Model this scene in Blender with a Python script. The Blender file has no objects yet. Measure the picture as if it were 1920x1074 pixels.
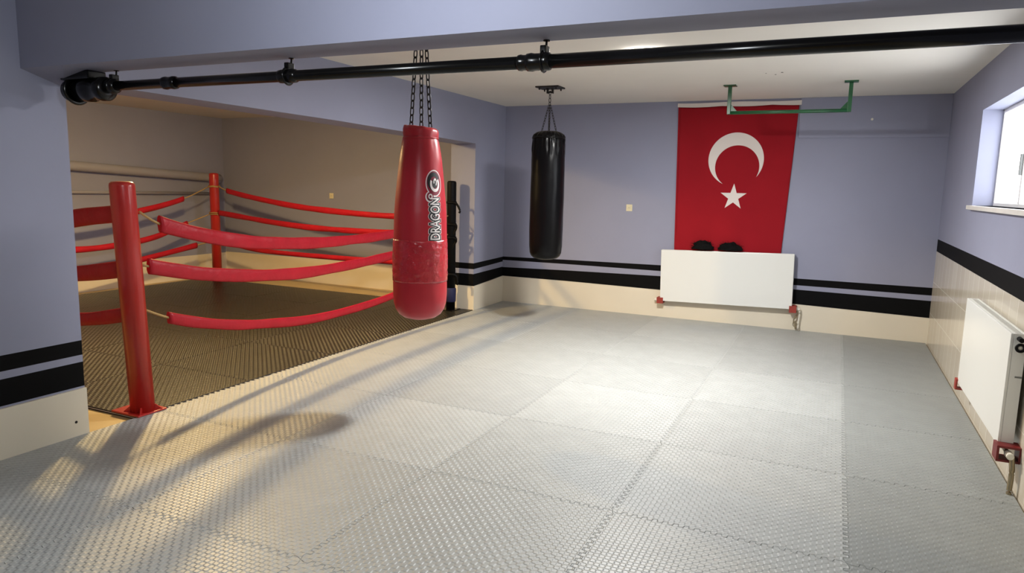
import bpy, bmesh, math, random
from mathutils import Vector, Matrix, noise
random.seed(7)
C = bpy.context.scene.collection
SC = bpy.context.scene
PI = math.pi

# ------------------------------------------------------------------ helpers
def tag(o, label=None, cat=None, group=None, kind=None):
    if label: o['label'] = label
    if cat: o['category'] = cat
    if group: o['group'] = group
    if kind: o['kind'] = kind
    return o

def obj(name, bm, mats, parent=None, loc=None, smooth=False):
    me = bpy.data.meshes.new(name)
    if smooth:
        for f in bm.faces: f.smooth = True
    bm.to_mesh(me); bm.free()
    if not isinstance(mats, (list, tuple)): mats = [mats]
    for m in mats: me.materials.append(m)
    o = bpy.data.objects.new(name, me)
    C.objects.link(o)
    if loc: o.location = loc
    if parent: o.parent = parent
    return o

def empty(name, loc, label, cat, group=None):
    o = bpy.data.objects.new(name, None); C.objects.link(o)
    o.location = loc; o.empty_display_size = .1
    return tag(o, label, cat, group)

def copy_tree(o, parent=None):
    c = o.copy(); C.objects.link(c); c.parent = parent
    for ch in list(o.children): copy_tree(ch, c)
    return c

def add_box(bm, x0, x1, y0, y1, z0, z1, bevel=0, mi=0):
    r = bmesh.ops.create_cube(bm, size=1)
    vs = r['verts']
    for v in vs:
        v.co = Vector((x0 + (v.co.x + .5) * (x1 - x0), y0 + (v.co.y + .5) * (y1 - y0), z0 + (v.co.z + .5) * (z1 - z0)))
    fs = {f for v in vs for f in v.link_faces}
    for f in fs: f.material_index = mi
    if bevel:
        es = list({e for v in vs for e in v.link_edges})
        bmesh.ops.bevel(bm, geom=es, offset=bevel, segments=2, affect='EDGES', profile=.6)

def box(x0, x1, y0, y1, z0, z1, bevel=0):
    bm = bmesh.new(); add_box(bm, x0, x1, y0, y1, z0, z1, bevel); return bm

def add_cyl(bm, a, b, r, r2=None, seg=20, caps=True):
    a = Vector(a); b = Vector(b); d = b - a
    q = Vector((0, 0, 1)).rotation_difference(d.normalized())
    m = Matrix.Translation((a + b) / 2) @ q.to_matrix().to_4x4()
    bmesh.ops.create_cone(bm, cap_ends=caps, segments=seg, radius1=r, radius2=r if r2 is None else r2, depth=d.length, matrix=m)

def catmull(pts, n):
    out = []
    P = [Vector(p) for p in pts]
    P = [2 * P[0] - P[1]] + P + [2 * P[-1] - P[-2]]
    for i in range(1, len(P) - 2):
        for k in range(n):
            t = k / n
            a, b, c, d = P[i - 1], P[i], P[i + 1], P[i + 2]
            out.append(.5 * (2 * b + (c - a) * t + (2 * a - 5 * b + 4 * c - d) * t * t + (3 * b - a - 3 * c + d) * t ** 3))
    out.append(P[-2].copy())
    return out

def add_tube(bm, path, ra, rb=None, seg=10, closed=False, up=Vector((0, 0, 1)), wob=0, capped=True):
    """tube along path; ra across, rb along 'up'."""
    rb = ra if rb is None else rb
    rings = []
    n = len(path)
    for i, p in enumerate(path):
        if closed: t = path[(i + 1) % n] - path[i - 1]
        else: t = path[min(i + 1, n - 1)] - path[max(i - 1, 0)]
        t = t.normalized()
        s = t.cross(up)
        if s.length < 1e-4: s = t.cross(Vector((1, 0, 0)))
        s.normalize(); u = s.cross(t).normalized()
        fa = fb = 1
        if wob:
            fb = 1 + wob * noise.noise(Vector((i * .55, p.y, p.x)))
            fa = 1 + wob * 1.5 * noise.noise(Vector((i * .8, p.x + 7, p.y)))
        ring = []
        for k in range(seg):
            a = 2 * PI * k / seg
            w = 1
            if wob: w = 1 + wob * .5 * noise.noise(Vector((i * .7, k * 1.7, p.y * 3)))
            ring.append(bm.verts.new(p + s * (math.cos(a) * ra * fa * w) + u * (math.sin(a) * rb * fb * w)))
        rings.append(ring)
    m = n if closed else n - 1
    for i in range(m):
        A, B = rings[i], rings[(i + 1) % n]
        for k in range(seg):
            f = bm.faces.new((A[k], A[(k + 1) % seg], B[(k + 1) % seg], B[k])); f.smooth = True
    if capped and not closed:
        bm.faces.new(rings[0][::-1]); bm.faces.new(rings[-1])

def add_lathe(bm, prof, center=(0, 0), seg=48, disp=None, cap=True):
    rings = []
    for (r, z) in prof:
        ring = []
        for k in range(seg):
            a = 2 * PI * k / seg
            rr = r + (disp(a, z, r) if disp else 0)
            ring.append(bm.verts.new((center[0] + rr * math.cos(a), center[1] + rr * math.sin(a), z)))
        rings.append(ring)
    for A, B in zip(rings, rings[1:]):
        for k in range(seg):
            f = bm.faces.new((A[k], A[(k + 1) % seg], B[(k + 1) % seg], B[k])); f.smooth = True
    if cap:
        bm.faces.new(rings[0][::-1]); bm.faces.new(rings[-1])
    bmesh.ops.recalc_face_normals(bm, faces=bm.faces[:])

# ------------------------------------------------------------------ materials
def srgb(r, g, b):
    def f(c):
        c /= 255
        return c / 12.92 if c <= .04045 else ((c + .055) / 1.055) ** 2.4
    return (f(r), f(g), f(b), 1)

def mat(name, col, rough=.5, metal=0, spec=.5, var=0, var_scale=3, bump=0, bump_scale=40, coat=0, randval=0, sheen=0):
    m = bpy.data.materials.new(name); m.use_nodes = True
    nt = m.node_tree; N = nt.nodes; L = nt.links
    b = N['Principled BSDF']
    b.inputs['Base Color'].default_value = col
    b.inputs['Roughness'].default_value = rough
    b.inputs['Metallic'].default_value = metal
    b.inputs['Specular IOR Level'].default_value = spec
    b.inputs['Coat Weight'].default_value = coat
    b.inputs['Sheen Weight'].default_value = sheen
    tc = N.new('ShaderNodeTexCoord')
    if var or randval:
        mix = N.new('ShaderNodeMix'); mix.data_type = 'RGBA'; mix.blend_type = 'MULTIPLY'
        mix.inputs['Factor'].default_value = 1
        mix.inputs['A'].default_value = col
        src = None
        if var:
            n = N.new('ShaderNodeTexNoise'); n.inputs['Scale'].default_value = var_scale; n.inputs['Detail'].default_value = 5
            L.new(tc.outputs['Object'], n.inputs['Vector'])
            mr = N.new('ShaderNodeMapRange'); mr.inputs['From Min'].default_value = .3; mr.inputs['From Max'].default_value = .7
            mr.inputs['To Min'].default_value = 1 - var; mr.inputs['To Max'].default_value = 1 + var
            L.new(n.outputs['Fac'], mr.inputs['Value']); src = mr.outputs['Result']
        if randval:
            oi = N.new('ShaderNodeObjectInfo')
            mr2 = N.new('ShaderNodeMapRange'); mr2.inputs['To Min'].default_value = 1 - randval; mr2.inputs['To Max'].default_value = 1 + randval
            L.new(oi.outputs['Random'], mr2.inputs['Value'])
            if src:
                mm = N.new('ShaderNodeMath'); mm.operation = 'MULTIPLY'
                L.new(src, mm.inputs[0]); L.new(mr2.outputs['Result'], mm.inputs[1]); src = mm.outputs[0]
            else: src = mr2.outputs['Result']
        L.new(src, mix.inputs['B']); L.new(mix.outputs['Result'], b.inputs['Base Color'])
    if bump:
        n2 = N.new('ShaderNodeTexNoise'); n2.inputs['Scale'].default_value = bump_scale; n2.inputs['Detail'].default_value = 4
        L.new(tc.outputs['Object'], n2.inputs['Vector'])
        bp = N.new('ShaderNodeBump'); bp.inputs['Strength'].default_value = bump; bp.inputs['Distance'].default_value = .01
        L.new(n2.outputs['Fac'], bp.inputs['Height']); L.new(bp.outputs['Normal'], b.inputs['Normal'])
    return m

def mat_weave(name, col, rough, cell, dist, strength, spec=.5, randval=.04):
    """foam mat: axis aligned checker of small raised and recessed cells."""
    m = mat(name, col, rough, spec=spec, var=.05, var_scale=6, randval=randval)
    nt = m.node_tree; N = nt.nodes; L = nt.links
    tc = next(n for n in N if n.type == 'TEX_COORD')
    sep = N.new('ShaderNodeSeparateXYZ'); L.new(tc.outputs['Object'], sep.inputs[0])
    outs = []
    for ax in 'XY':
        k = N.new('ShaderNodeMath'); k.operation = 'MULTIPLY'; k.inputs[1].default_value = PI / cell
        L.new(sep.outputs[ax], k.inputs[0])
        s = N.new('ShaderNodeMath'); s.operation = 'SINE'; L.new(k.outputs[0], s.inputs[0]); outs.append(s.outputs[0])
    p = N.new('ShaderNodeMath'); p.operation = 'MULTIPLY'; L.new(outs[0], p.inputs[0]); L.new(outs[1], p.inputs[1])
    mr = N.new('ShaderNodeMapRange'); mr.interpolation_type = 'SMOOTHSTEP'
    mr.inputs['From Min'].default_value = -.45; mr.inputs['From Max'].default_value = .45
    L.new(p.outputs[0], mr.inputs['Value'])
    bp = N.new('ShaderNodeBump'); bp.inputs['Strength'].default_value = strength; bp.inputs['Distance'].default_value = dist
    L.new(mr.outputs['Result'], bp.inputs['Height']); L.new(bp.outputs['Normal'], N['Principled BSDF'].inputs['Normal'])
    return m

def mat_emit(name, col, strength):
    m = bpy.data.materials.new(name); m.use_nodes = True
    b = m.node_tree.nodes['Principled BSDF']
    b.inputs['Base Color'].default_value = (.9, .9, .9, 1)
    b.inputs['Emission Color'].default_value = col
    b.inputs['Emission Strength'].default_value = strength
    return m

def mat_tile(name):
    m = mat(name, srgb(214, 207, 190), .16, spec=.5)
    nt = m.node_tree; N = nt.nodes; L = nt.links; b = N['Principled BSDF']
    tc = next(n for n in N if n.type == 'TEX_COORD')
    sep = N.new('ShaderNodeSeparateXYZ'); L.new(tc.outputs['Object'], sep.inputs[0])
    com = N.new('ShaderNodeCombineXYZ'); L.new(sep.outputs['Y'], com.inputs[0]); L.new(sep.outputs['Z'], com.inputs[1])
    br = N.new('ShaderNodeTexBrick'); br.offset = 0; br.squash = 1
    br.inputs['Scale'].default_value = 1; br.inputs['Brick Width'].default_value = .20; br.inputs['Row Height'].default_value = .32
    br.inputs['Mortar Size'].default_value = .004; br.inputs['Mortar Smooth'].default_value = .3
    br.inputs['Color1'].default_value = srgb(208, 200, 183); br.inputs['Color2'].default_value = srgb(200, 191, 174)
    br.inputs['Mortar'].default_value = srgb(232, 226, 212)
    L.new(com.outputs[0], br.inputs['Vector']); L.new(br.outputs['Color'], b.inputs['Base Color'])
    bp = N.new('ShaderNodeBump'); bp.inputs['Strength'].default_value = .3; bp.inputs['Distance'].default_value = .003; bp.invert = True
    L.new(br.outputs['Fac'], bp.inputs['Height']); L.new(bp.outputs['Normal'], b.inputs['Normal'])
    return m

LAV = mat('lavender_wall_paint', (.288, .300, .400, 1), .6, spec=.3, var=.035, var_scale=1.6, bump=.06, bump_scale=25)
BLACKP = mat('black_gloss_stripe_paint', (.003, .003, .0035, 1), .75, spec=.12)
CREAM = mat('cream_tile_skirting', srgb(222, 213, 193), .3, spec=.5, var=.03, var_scale=2)
CEILM = mat('white_ceiling_paint', srgb(222, 218, 210), .8, spec=.2, var=.02, var_scale=2)
TILE = mat_tile('beige_wall_tile')
FLOORM = mat('tan_floor_tile', srgb(190, 165, 115), .4, var=.08, var_scale=4)
GREY = mat_weave('grey_foam_mat', (.37, .385, .375, 1), .42, .024, .005, .62, spec=.5, randval=.08)
GREYDK = mat_weave('grey_foam_mat_darkened', (.275, .29, .28, 1), .48, .022, .004, .5, spec=.4, randval=.05)  # grey mat colour darkened for the column along the right wall
GREYSIDE = mat('grey_foam_mat_edge', (.55, .56, .55, 1), .7)
BLKMAT = mat_weave('black_foam_mat', (.013, .011, .005, 1), .36, .0245, .007, .9, spec=.6, randval=.12)
BLKSIDE = mat('black_foam_mat_edge', (.012, .011, .012, 1), .7)
WHTSIDE = mat('white_foam_core', (.6, .55, .56, 1), .7)
REDPOST = mat('red_gloss_post_paint', (.46, .022, .018, 1), .28, spec=.5, var=.06, var_scale=5, coat=.2)
REDROPE = mat('red_vinyl_rope_cover', (.40, .009, .020, 1), .42, spec=.28, var=.08, var_scale=9, bump=.35, bump_scale=22)
CORD = mat('tan_rope_fibre', (.42, .28, .11, 1), .85, bump=.4, bump_scale=180)
REDBAG = mat('red_vinyl_bag', (.43, .014, .026, 1), .36, spec=.5, var=.05, var_scale=5, bump=.1, bump_scale=14)
TAPE = mat('crinkled_red_tape', (.44, .015, .026, 1), .2, spec=.6, var=.12, var_scale=16, bump=.9, bump_scale=26, coat=.4)
BLKBAG = mat('black_vinyl_bag', (.0025, .0025, .003, 1), .28, spec=.16, bump=.15, bump_scale=12)
BLKPAD = mat('black_vinyl_pad', (.003, .003, .0035, 1), .55, spec=.15, bump=.15, bump_scale=12)
BLKMET = mat('black_enamel_metal', (.004, .004, .004, 1), .2, spec=.35)
CHAINM = mat('dark_steel_chain', (.03, .028, .028, 1), .38, metal=.7)
DARKMET = mat('dark_mount_metal', (.018, .016, .014, 1), .5, metal=.4)
GREENM = mat('dark_green_enamel', (.012, .085, .03, 1), .35, spec=.5, var=.2, var_scale=12)
WHITEEN = mat('white_radiator_enamel', srgb(226, 227, 222), .3, spec=.5)
GRILLE = mat('radiator_grille_dark', srgb(120, 122, 120), .5)
REDGUARD = mat('brick_red_guard', (.30, .035, .022, 1), .55, var=.12, var_scale=20)
DKGUARD = mat('dark_red_guard', (.16, .012, .012, 1), .4, var=.1, var_scale=20)
WHITEPL = mat('white_plastic', srgb(226, 222, 208), .4)
CREAMPL = mat('cream_plastic_socket', srgb(220, 212, 180), .45)
BRASS = mat('dull_valve_metal', (.35, .30, .2, 1), .4, metal=.8)
FLAGRED = mat('red_flag_cloth', (.29, .008, .015, 1), .8, spec=.1, var=.05, var_scale=3, sheen=.1)
FLAGWHT = mat('white_flag_cloth', srgb(222, 214, 208), .8, spec=.2)
DECALW = mat('white_print', srgb(235, 228, 226), .45)
DECALK = mat('black_print', (.008, .008, .008, 1), .45)
DECALR = mat('dark_red_print', (.22, .01, .03, 1), .45)
FUZZ = mat('black_shaggy_fur', (.006, .006, .006, 1), .9, spec=.1)
PVC = mat('white_window_frame', srgb(235, 235, 235), .35)
SILLM = mat('pale_marble_sill', srgb(225, 220, 212), .3, var=.04, var_scale=8)
NAVY = mat('navy_fabric', (.01, .012, .06, 1), .7)
DOT = mat('dark_hole', (.01, .008, .006, 1), .9)
PIPEPAINT = mat('wall_coloured_pipe_paint', (.32, .32, .38, 1), .55)
LAMPM = mat_emit('lamp_diffuser', (1, .97, .92, 1), 12)
LAMPW = mat_emit('warm_lamp_diffuser', (1, .72, .34, 1), 9)
GL = bpy.data.materials.new('window_glass'); GL.use_nodes = True
_n = GL.node_tree.nodes; _l = GL.node_tree.links
_n.remove(_n['Principled BSDF'])
_t = _n.new('ShaderNodeBsdfTransparent'); _g = _n.new('ShaderNodeBsdfGlossy'); _g.inputs['Roughness'].default_value = .05
_m = _n.new('ShaderNodeMixShader'); _m.inputs[0].default_value = .06
_l.new(_t.outputs[0], _m.inputs[1]); _l.new(_g.outputs[0], _m.inputs[2])
_l.new(_m.outputs[0], _n['Material Output'].inputs['Surface'])

# ------------------------------------------------------------------ key dimensions (metres, mat top = 0)
XL, XR, YB, HC = -2.10, 2.80, 5.215, 2.517      # left wall face, right wall face, back wall face, ceiling
JN, JF = -0.47, 4.40                            # near / far jamb of the opening to the ring
WT = .33                                        # left wall thickness
FL = -.020                                      # bare floor under the mats
YC = -5.6                                       # wall behind the camera
RX, RY, RH, RN = -7.15, 5.30, 2.468, -1.3       # ring room: far left wall, back wall, ceiling, near wall

# ------------------------------------------------------------------ the setting
def struct(name, bm, mats, **k): return tag(obj(name, bm, mats, **k), kind='structure')

def grid_wall(name, us, rows, fn, mats, matfn, skip, thick, outward):
    """us: stations along the wall; rows(i) -> list of z for station i; fn(u,z)->point. Solid wall with painted bands."""
    bm = bmesh.new()
    V = [[bm.verts.new(fn(u, z)) for z in rows(i)] for i, u in enumerate(us)]
    nr = len(V[0])
    for i in range(len(us) - 1):
        for j in range(nr - 1):
            if skip(i, j): continue
            f = bm.faces.new((V[i][j], V[i + 1][j], V[i + 1][j + 1], V[i][j + 1]))
            f.material_index = matfn(i, j)
    bm.verts.ensure_lookup_table()
    for v in [v for v in bm.verts if not v.link_faces]: bm.verts.remove(v)
    o = Vector(outward)
    for f in bm.faces:
        f.normal_update()
        if f.normal.dot(o) > 0: f.normal_flip()
    r = bmesh.ops.extrude_face_region(bm, geom=bm.faces[:])
    nv = [g for g in r['geom'] if isinstance(g, bmesh.types.BMVert)]
    bmesh.ops.translate(bm, verts=nv, vec=o * thick)
    # rim faces take the colour of the front face beside them
    bm.faces.ensure_lookup_table()
    bmesh.ops.recalc_face_normals(bm, faces=bm.faces[:])
    nvs = set(nv)
    for f in bm.faces:
        inn = [v in nvs for v in f.verts]
        if any(inn) and not all(inn):
            for e in f.edges:
                if not any(v in nvs for v in e.verts):
                    for g in e.link_faces:
                        if g is not f and not any(v in nvs for v in g.verts): f.material_index = g.material_index
    return struct(name, bm, mats)

# left wall with the opening to the ring
lu = [YC, -.47, 1.9, JF, YB]
def lrows(i):
    if i <= 1: return [FL, .27, .285, .43, .472, .558, 2.035, 2.60]
    if i == 2: return [FL, .27, .285, .43, .472, .558, 2.03, 2.60]
    if i == 3: return [FL, .29, .30, .44, .50, .572, 2.00, 2.60]
    return [FL, .30, .345, .455, .525, .588, 2.00, 2.60]
grid_wall('wall_left', lu, lrows, lambda u, z: (XL, u, z), [LAV, BLACKP],
          lambda i, j: 1 if j in (2, 4) else (1 if (j == 1 and i == 3) else 0), lambda i, j: i in (1, 2) and j < 6, WT, (-1, 0, 0))
# back wall
bu = [XL - .02, XL + .9, -.02, 1.49, 2.82]
brow = [[FL, .335, .45, .545, .59, 2.60], [FL, .335, .47, .55, .605, 2.60], [FL, .322, .487, .548, .618, 2.60], [FL, .29, .452, .50, .575, 2.60], [FL, .262, .44, .497, .577, 2.60]]
grid_wall('wall_back', bu, lambda i: brow[i], lambda u, z: (u, YB, z), [LAV, BLACKP],
          lambda i, j: 1 if j in (1, 3) else 0, lambda i, j: False, .085, (0, 1, 0))
# right wall with the window hole
ru = [YC, 1.50, 3.45, YB + .02]
grid_wall('wall_right', ru, lambda i: [FL, .955, 1.078, 1.445, 2.172, 2.60], lambda u, z: (XR, u, z), [LAV, BLACKP, TILE],
          lambda i, j: 2 if j == 0 else (1 if j == 1 else 0), lambda i, j: i == 1 and j == 3, .24, (1, 0, 0))
struct('wall_front', box(XL, XR, YC - .1, YC, FL, 2.60), LAV)
struct('ceiling', box(XL, XR, YC, YB, HC, 2.66), CEILM)
struct('floor', box(RX - .1, XR + .1, YC - .1, RY + .1, FL - .12, FL), FLOORM)
# boxed strip along the top of the back wall, right of the flag
struct('trim_1', box(1.402, XR, YB - .014, YB + .01, 2.095, HC, .004), LAV)
# ceiling beam across the near edge of the mat hall
bm = box(XL, XR, -.70, -.47, 2.06, HC)
bmesh.ops.bisect_plane(bm, geom=bm.verts[:] + bm.edges[:] + bm.faces[:], plane_co=(-1.75, 0, 0), plane_no=(1, 0, 0))
for v in bm.verts:
    if v.co.x < -2 and v.co.z < 2.1 and v.co.y > -.5: v.co.z = 1.99
struct('trim_2', bm, LAV)
# skirtings
def skirt(name, bm): return struct(name, bm, CREAM)
bm = bmesh.new()
def prism(bm, pts, h):  # pts xy, h list of z tops
    a = [bm.verts.new((x, y, FL)) for x, y in pts]; b = [bm.verts.new((x, y, z)) for (x, y), z in zip(pts, h)]
    n = len(pts)
    bm.faces.new(a[::-1]); bm.faces.new(b)
    for i in range(n): bm.faces.new((a[i], a[(i + 1) % n], b[(i + 1) % n], b[i]))
    bmesh.ops.recalc_face_normals(bm, faces=bm.faces[:])
prism(bm, [(XL, YC), (XL + .018, YC), (XL + .018, JN), (XL, JN)], [.275] * 4)
skirt('baseboard_left_near', bm)
bm = bmesh.new()
prism(bm, [(XL - .30, JF - .012), (XL + .014, JF - .012), (XL + .014, JF), (XL - .30, JF)], [.292] * 4)
prism(bm, [(XL, JF), (XL + .014, JF), (XL + .014, YB), (XL, YB)], [.292, .292, .335, .335])
skirt('baseboard_left_far', bm)
bm = bmesh.new()
xs = [XL + .014, XL + .9, -.02, 1.49, XR]; hz = [.335, .335, .322, .29, .262]
for i in range(4):
    prism(bm, [(xs[i], YB - .014), (xs[i + 1], YB - .014), (xs[i + 1], YB), (xs[i], YB)], [hz[i], hz[i + 1], hz[i + 1], hz[i]])
skirt('baseboard_back', bm)
# ring room shell
struct('wall_ring_back', box(RX - .1, XL - WT + .02, RY, RY + .1, FL, 2.6), LAV)
struct('wall_ring_left', box(RX - .1, RX, RN, RY, FL, 2.6), LAV)
struct('wall_ring_front', box(RX - .1, XL - WT, RN - .1, RN, FL, 2.6), LAV)
struct('ceiling_ring', box(RX, XL - WT, RN, RY, RH, 2.6), CEILM)
skirt('baseboard_ring_back', box(RX, XL - WT, RY - .014, RY, FL, .345))
skirt('baseboard_ring_left', box(RX, RX + .014, RN, RY - .014, FL, .335))

# window
WY0, WY1, WZ0, WZ1, WX = 1.50, 3.45, 1.445, 2.172, 2.935
bm = bmesh.new()
for (a, b, c, d) in [(WY0, WY1, WZ0, WZ0 + .025), (WY0, WY1, WZ1 - .03, WZ1), (WY0, WY0 + .03, WZ0 + .025, WZ1 - .03), (WY1 - .03, WY1, WZ0 + .025, WZ1 - .03), (2.60, 2.645, WZ0 + .025, WZ1 - .03)]:
    add_box(bm, WX, WX + .05, a, b, c, d, .004)
win = struct('window_1', bm, PVC)
obj('pane', box(WX + .02, WX + .026, WY0 + .03, WY1 - .03, WZ0 + .025, WZ1 - .03), GL, win)
obj('handle_plate', box(WX - .018, WX, 2.612, 2.634, 1.66, 1.80, .004), GRILLE, win)
obj('sill', box(XR - .035, WX, WY0 - .04, WY1 + .035, WZ0 - .032, WZ0, .004), SILLM, win)

# ------------------------------------------------------------------ puzzle mats
PER, AMP, GAP = .0476, .011, .0002
def tooth(t):
    s = (t / PER) % 1.0
    return AMP if s < .5 else -AMP
def edge_pts(a, b, tfun):
    """stations along an edge with square-ish teeth"""
    pts = []
    n = int(round(abs(b - a) / (PER / 2)))
    d = (b - a) / n
    for k in range(1, n - 1):
        t0 = a + d * k; t1 = a + d * (k + 1)
        sgn = AMP if k % 2 == 0 else -AMP
        e = d * .12
        pts.append((t0 + e, sgn)); pts.append((t1 - e, sgn))
    return pts
def mat_outline(x0, x1, y0, y1, teeth):
    """teeth = (left, right, bottom, top) booleans. shared edges use one tooth pattern so neighbours lock."""
    P = []
    def H(y, on, fwd):
        pts = edge_pts(x0, x1, None) if on else []
        pts = [(t, y + s) for t, s in pts]
        return pts if fwd else pts[::-1]
    def Vv(x, on, fwd):
        pts = edge_pts(y0, y1, None) if on else []
        pts = [(x + s, t) for t, s in pts]
        return pts if fwd else pts[::-1]
    P.append((x0, y0)); P += H(y0, teeth[2], True); P.append((x1, y0)); P += Vv(x1, teeth[1], True)
    P.append((x1, y1)); P += H(y1, teeth[3], False); P.append((x0, y1)); P += Vv(x0, teeth[0], False)
    return P
def inset(P, d):
    n = len(P); out = []
    for i in range(n):
        a, b, c = Vector(P[i - 1]), Vector(P[i]), Vector(P[(i + 1) % n])
        e1 = (b - a); e2 = (c - b)
        if e1.length < 1e-6 or e2.length < 1e-6: out.append(tuple(b)); continue
        n1 = Vector((-e1.y, e1.x)).normalized(); n2 = Vector((-e2.y, e2.x)).normalized()
        m = n1 + n2
        if m.length < .3: out.append(tuple(b)); continue
        m = m.normalized(); k = d / max(.5, m.dot(n1))
        out.append((b.x + m.x * k, b.y + m.y * k))
    return out
def make_mat(name, x0, x1, y0, y1, teeth, mats, zs, ztop):
    P = mat_outline(x0, x1, y0, y1, teeth)
    cx, cy = (x0 + x1) / 2, (y0 + y1) / 2
    bm = bmesh.new()
    loops = []
    P0 = inset(P, GAP); P1 = inset(P, GAP + .0016)
    lv = [(P0, z) for z in zs] + [(P1, ztop)]
    for pts, z in lv: loops.append([bm.verts.new((x - cx, y - cy, z)) for x, y in pts])
    n = len(P)
    for li in range(len(loops) - 1):
        A, B = loops[li], loops[li + 1]
        for k in range(n):
            f = bm.faces.new((A[k], A[(k + 1) % n], B[(k + 1) % n], B[k]))
            f.material_index = 1
            if len(mats) > 2 and len(zs) > 3: f.material_index = [1, 2, 1, 1][min(li, 3)]
            if li == len(loops) - 2: f.material_index = 1 if len(mats) > 2 else 0
    q = .03                     # flat field inside the toothed margin, on a regular frame
    hx, hy = (x1 - x0) / 2 - q, (y1 - y0) / 2 - q
    inner = []
    for v in loops[-1]:
        c = (max(-hx, min(hx, v.co.x)), max(-hy, min(hy, v.co.y)))
        inner.append(bm.verts.new((c[0], c[1], ztop)))
    for k in range(n):
        bm.faces.new((loops[-1][k], loops[-1][(k + 1) % n], inner[(k + 1) % n], inner[k])).material_index = 0
    bm.faces.new(inner).material_index = 0
    bmesh.ops.remove_doubles(bm, verts=inner, dist=.0002)
    bm.faces.new(loops[0][::-1]).material_index = 1
    return obj(name, bm, mats, loc=(cx, cy, 0))
ORD = ['first', 'second', 'third', 'fourth', 'fifth', 'sixth', 'seventh', 'eighth']
gx = [XL, -1, 0, 1, 2, XR - .012]
gy = [-2, -1, 0, 1, 2, 3, 4, YB - .016]
for i in range(5):
    for j in range(7):
        x0, x1 = gx[i], gx[i + 1]
        if i == 0: x0 = XL + .019
        te = (i > 0 or (j >= 2), i < 4, j > 0, j < 6)
        if i == 0 and j >= 6: te = (False, True, True, False)
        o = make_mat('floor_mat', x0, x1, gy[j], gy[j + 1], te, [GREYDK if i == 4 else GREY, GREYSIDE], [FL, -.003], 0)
        row = '%s row from the back wall' % ORD[6 - j]
        col = '%s column from right wall' % ORD[4 - i]
        tag(o, 'grey foam mat, %s, %s' % (row, col), 'mat', 'grey puzzle mats of the hall floor')
RM = .96; ry0 = -.16
for i in range(5):
    for j in range(5):
        x1 = XL - i * RM; x0 = x1 - RM; y0 = ry0 + j * RM; y1 = y0 + RM
        te = (i < 4, i > 0 or False, j > 0, j < 4)
        o = make_mat('ring_mat', x0, x1 + (.003 if i == 0 else 0), y0, y1, te, [BLKMAT, BLKSIDE, WHTSIDE], [FL, -.012, -.007, -.003], .0015)
        row = '%s row from ring front' % ORD[j]
        col = '%s column from grey mats' % ORD[i]
        tag(o, 'black foam ring mat, %s, %s' % (row, col), 'mat', 'black puzzle mats of the boxing ring')

# ------------------------------------------------------------------ ring posts
NEAR, BLK, FAR, HID = Vector((-2.14, -.07, 0)), Vector((-2.33, 4.25, 0)), Vector((-6.62, 4.62, 0)), Vector((-6.75, -.07, 0))
def round_post(bm, r, h, lean=(0, 0)):
    prof = [(r, .0), (r, h - .03), (r * .97, h - .015), (r * .8, h - .003), (r * .45, h), (.004, h + .001)]
    add_lathe(bm, prof, seg=32)
    for v in bm.verts:
        v.co.x += lean[0] * v.co.z / h; v.co.y += lean[1] * v.co.z / h
def post(base, h, r, m, label, name='ring_post', lean=(0, 0)):
    t = empty(name, base, label, 'ring post', 'corner posts of the boxing ring')
    bm = bmesh.new(); round_post(bm, r, h, lean); obj('column', bm, m, t)
    return t
t = post(NEAR, 1.482, .073, REDPOST, 'thick red ring corner post nearest the camera, beside the left wall', lean=(-.03, -.04))
for k in range(4):
    a = PI / 4 + k * PI / 2
    c, s_ = math.cos(a), math.sin(a)
    vs = [(.07, .005, .012), (.115, .005, .012), (.07, .005, .05)]
    bm = bmesh.new()
    A = [bm.verts.new((rr * c - w * s_, rr * s_ + w * c, z)) for rr, w, z in vs]
    B = [bm.verts.new((rr * c + w * s_, rr * s_ - w * c, z)) for rr, w, z in vs]
    bm.faces.new(A); bm.faces.new(B[::-1])
    for i in range(3): bm.faces.new((A[i], B[i], B[(i + 1) % 3], A[(i + 1) % 3]))
    bmesh.ops.recalc_face_normals(bm, faces=bm.faces[:])
    obj('gusset', bm, REDPOST, t)
obj('base_plate', box(-.17, .085, -.10, .11, .002, .013, .003), REDPOST, t)
t = post(FAR, 1.60, .068, REDPOST, 'red ring corner post in the far left corner, in front of the tan wall')
obj('base_plate', box(-.13, .13, -.02, .13, .002, .012, .003), REDPOST, t)
t = post(HID, 1.55, .068, REDPOST, 'red ring corner post hidden behind the left wall edge')
obj('base_plate', box(-.13, .13, -.08, .13, .002, .012, .003), REDPOST, t)
t = post(BLK, 1.555, .055, BLKPAD, 'black padded ring corner post behind the red punching bag')
obj('base_plate', box(-.10, .08, -.11, .10, .002, .012, .003), BLKMET, t)
for z, dx in [(1.28, .13), (1.02, .06), (.86, .05), (.42, .11)]:
    bm = bmesh.new()
    add_tube(bm, catmull([(.0, -.062, z + .02), (.055, -.045, z + .02), (.09, -.03, z - .0), (dx, -.03, z - .07), (dx - .01, -.03, z - .10)], 5), .008, .014, seg=8)
    add_tube(bm, [Vector((.058 * math.cos(a), .058 * math.sin(a), z + .02)) for a in [2 * PI * k / 24 for k in range(24)]], .005, .016, seg=8, closed=True)
    obj('strap', bm, BLKPAD, t)
bm = bmesh.new(); add_lathe(bm, [(.056, .10), (.064, .11), (.066, .26), (.057, .275)], seg=24); obj('cuff', bm, NAVY, t)

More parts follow.
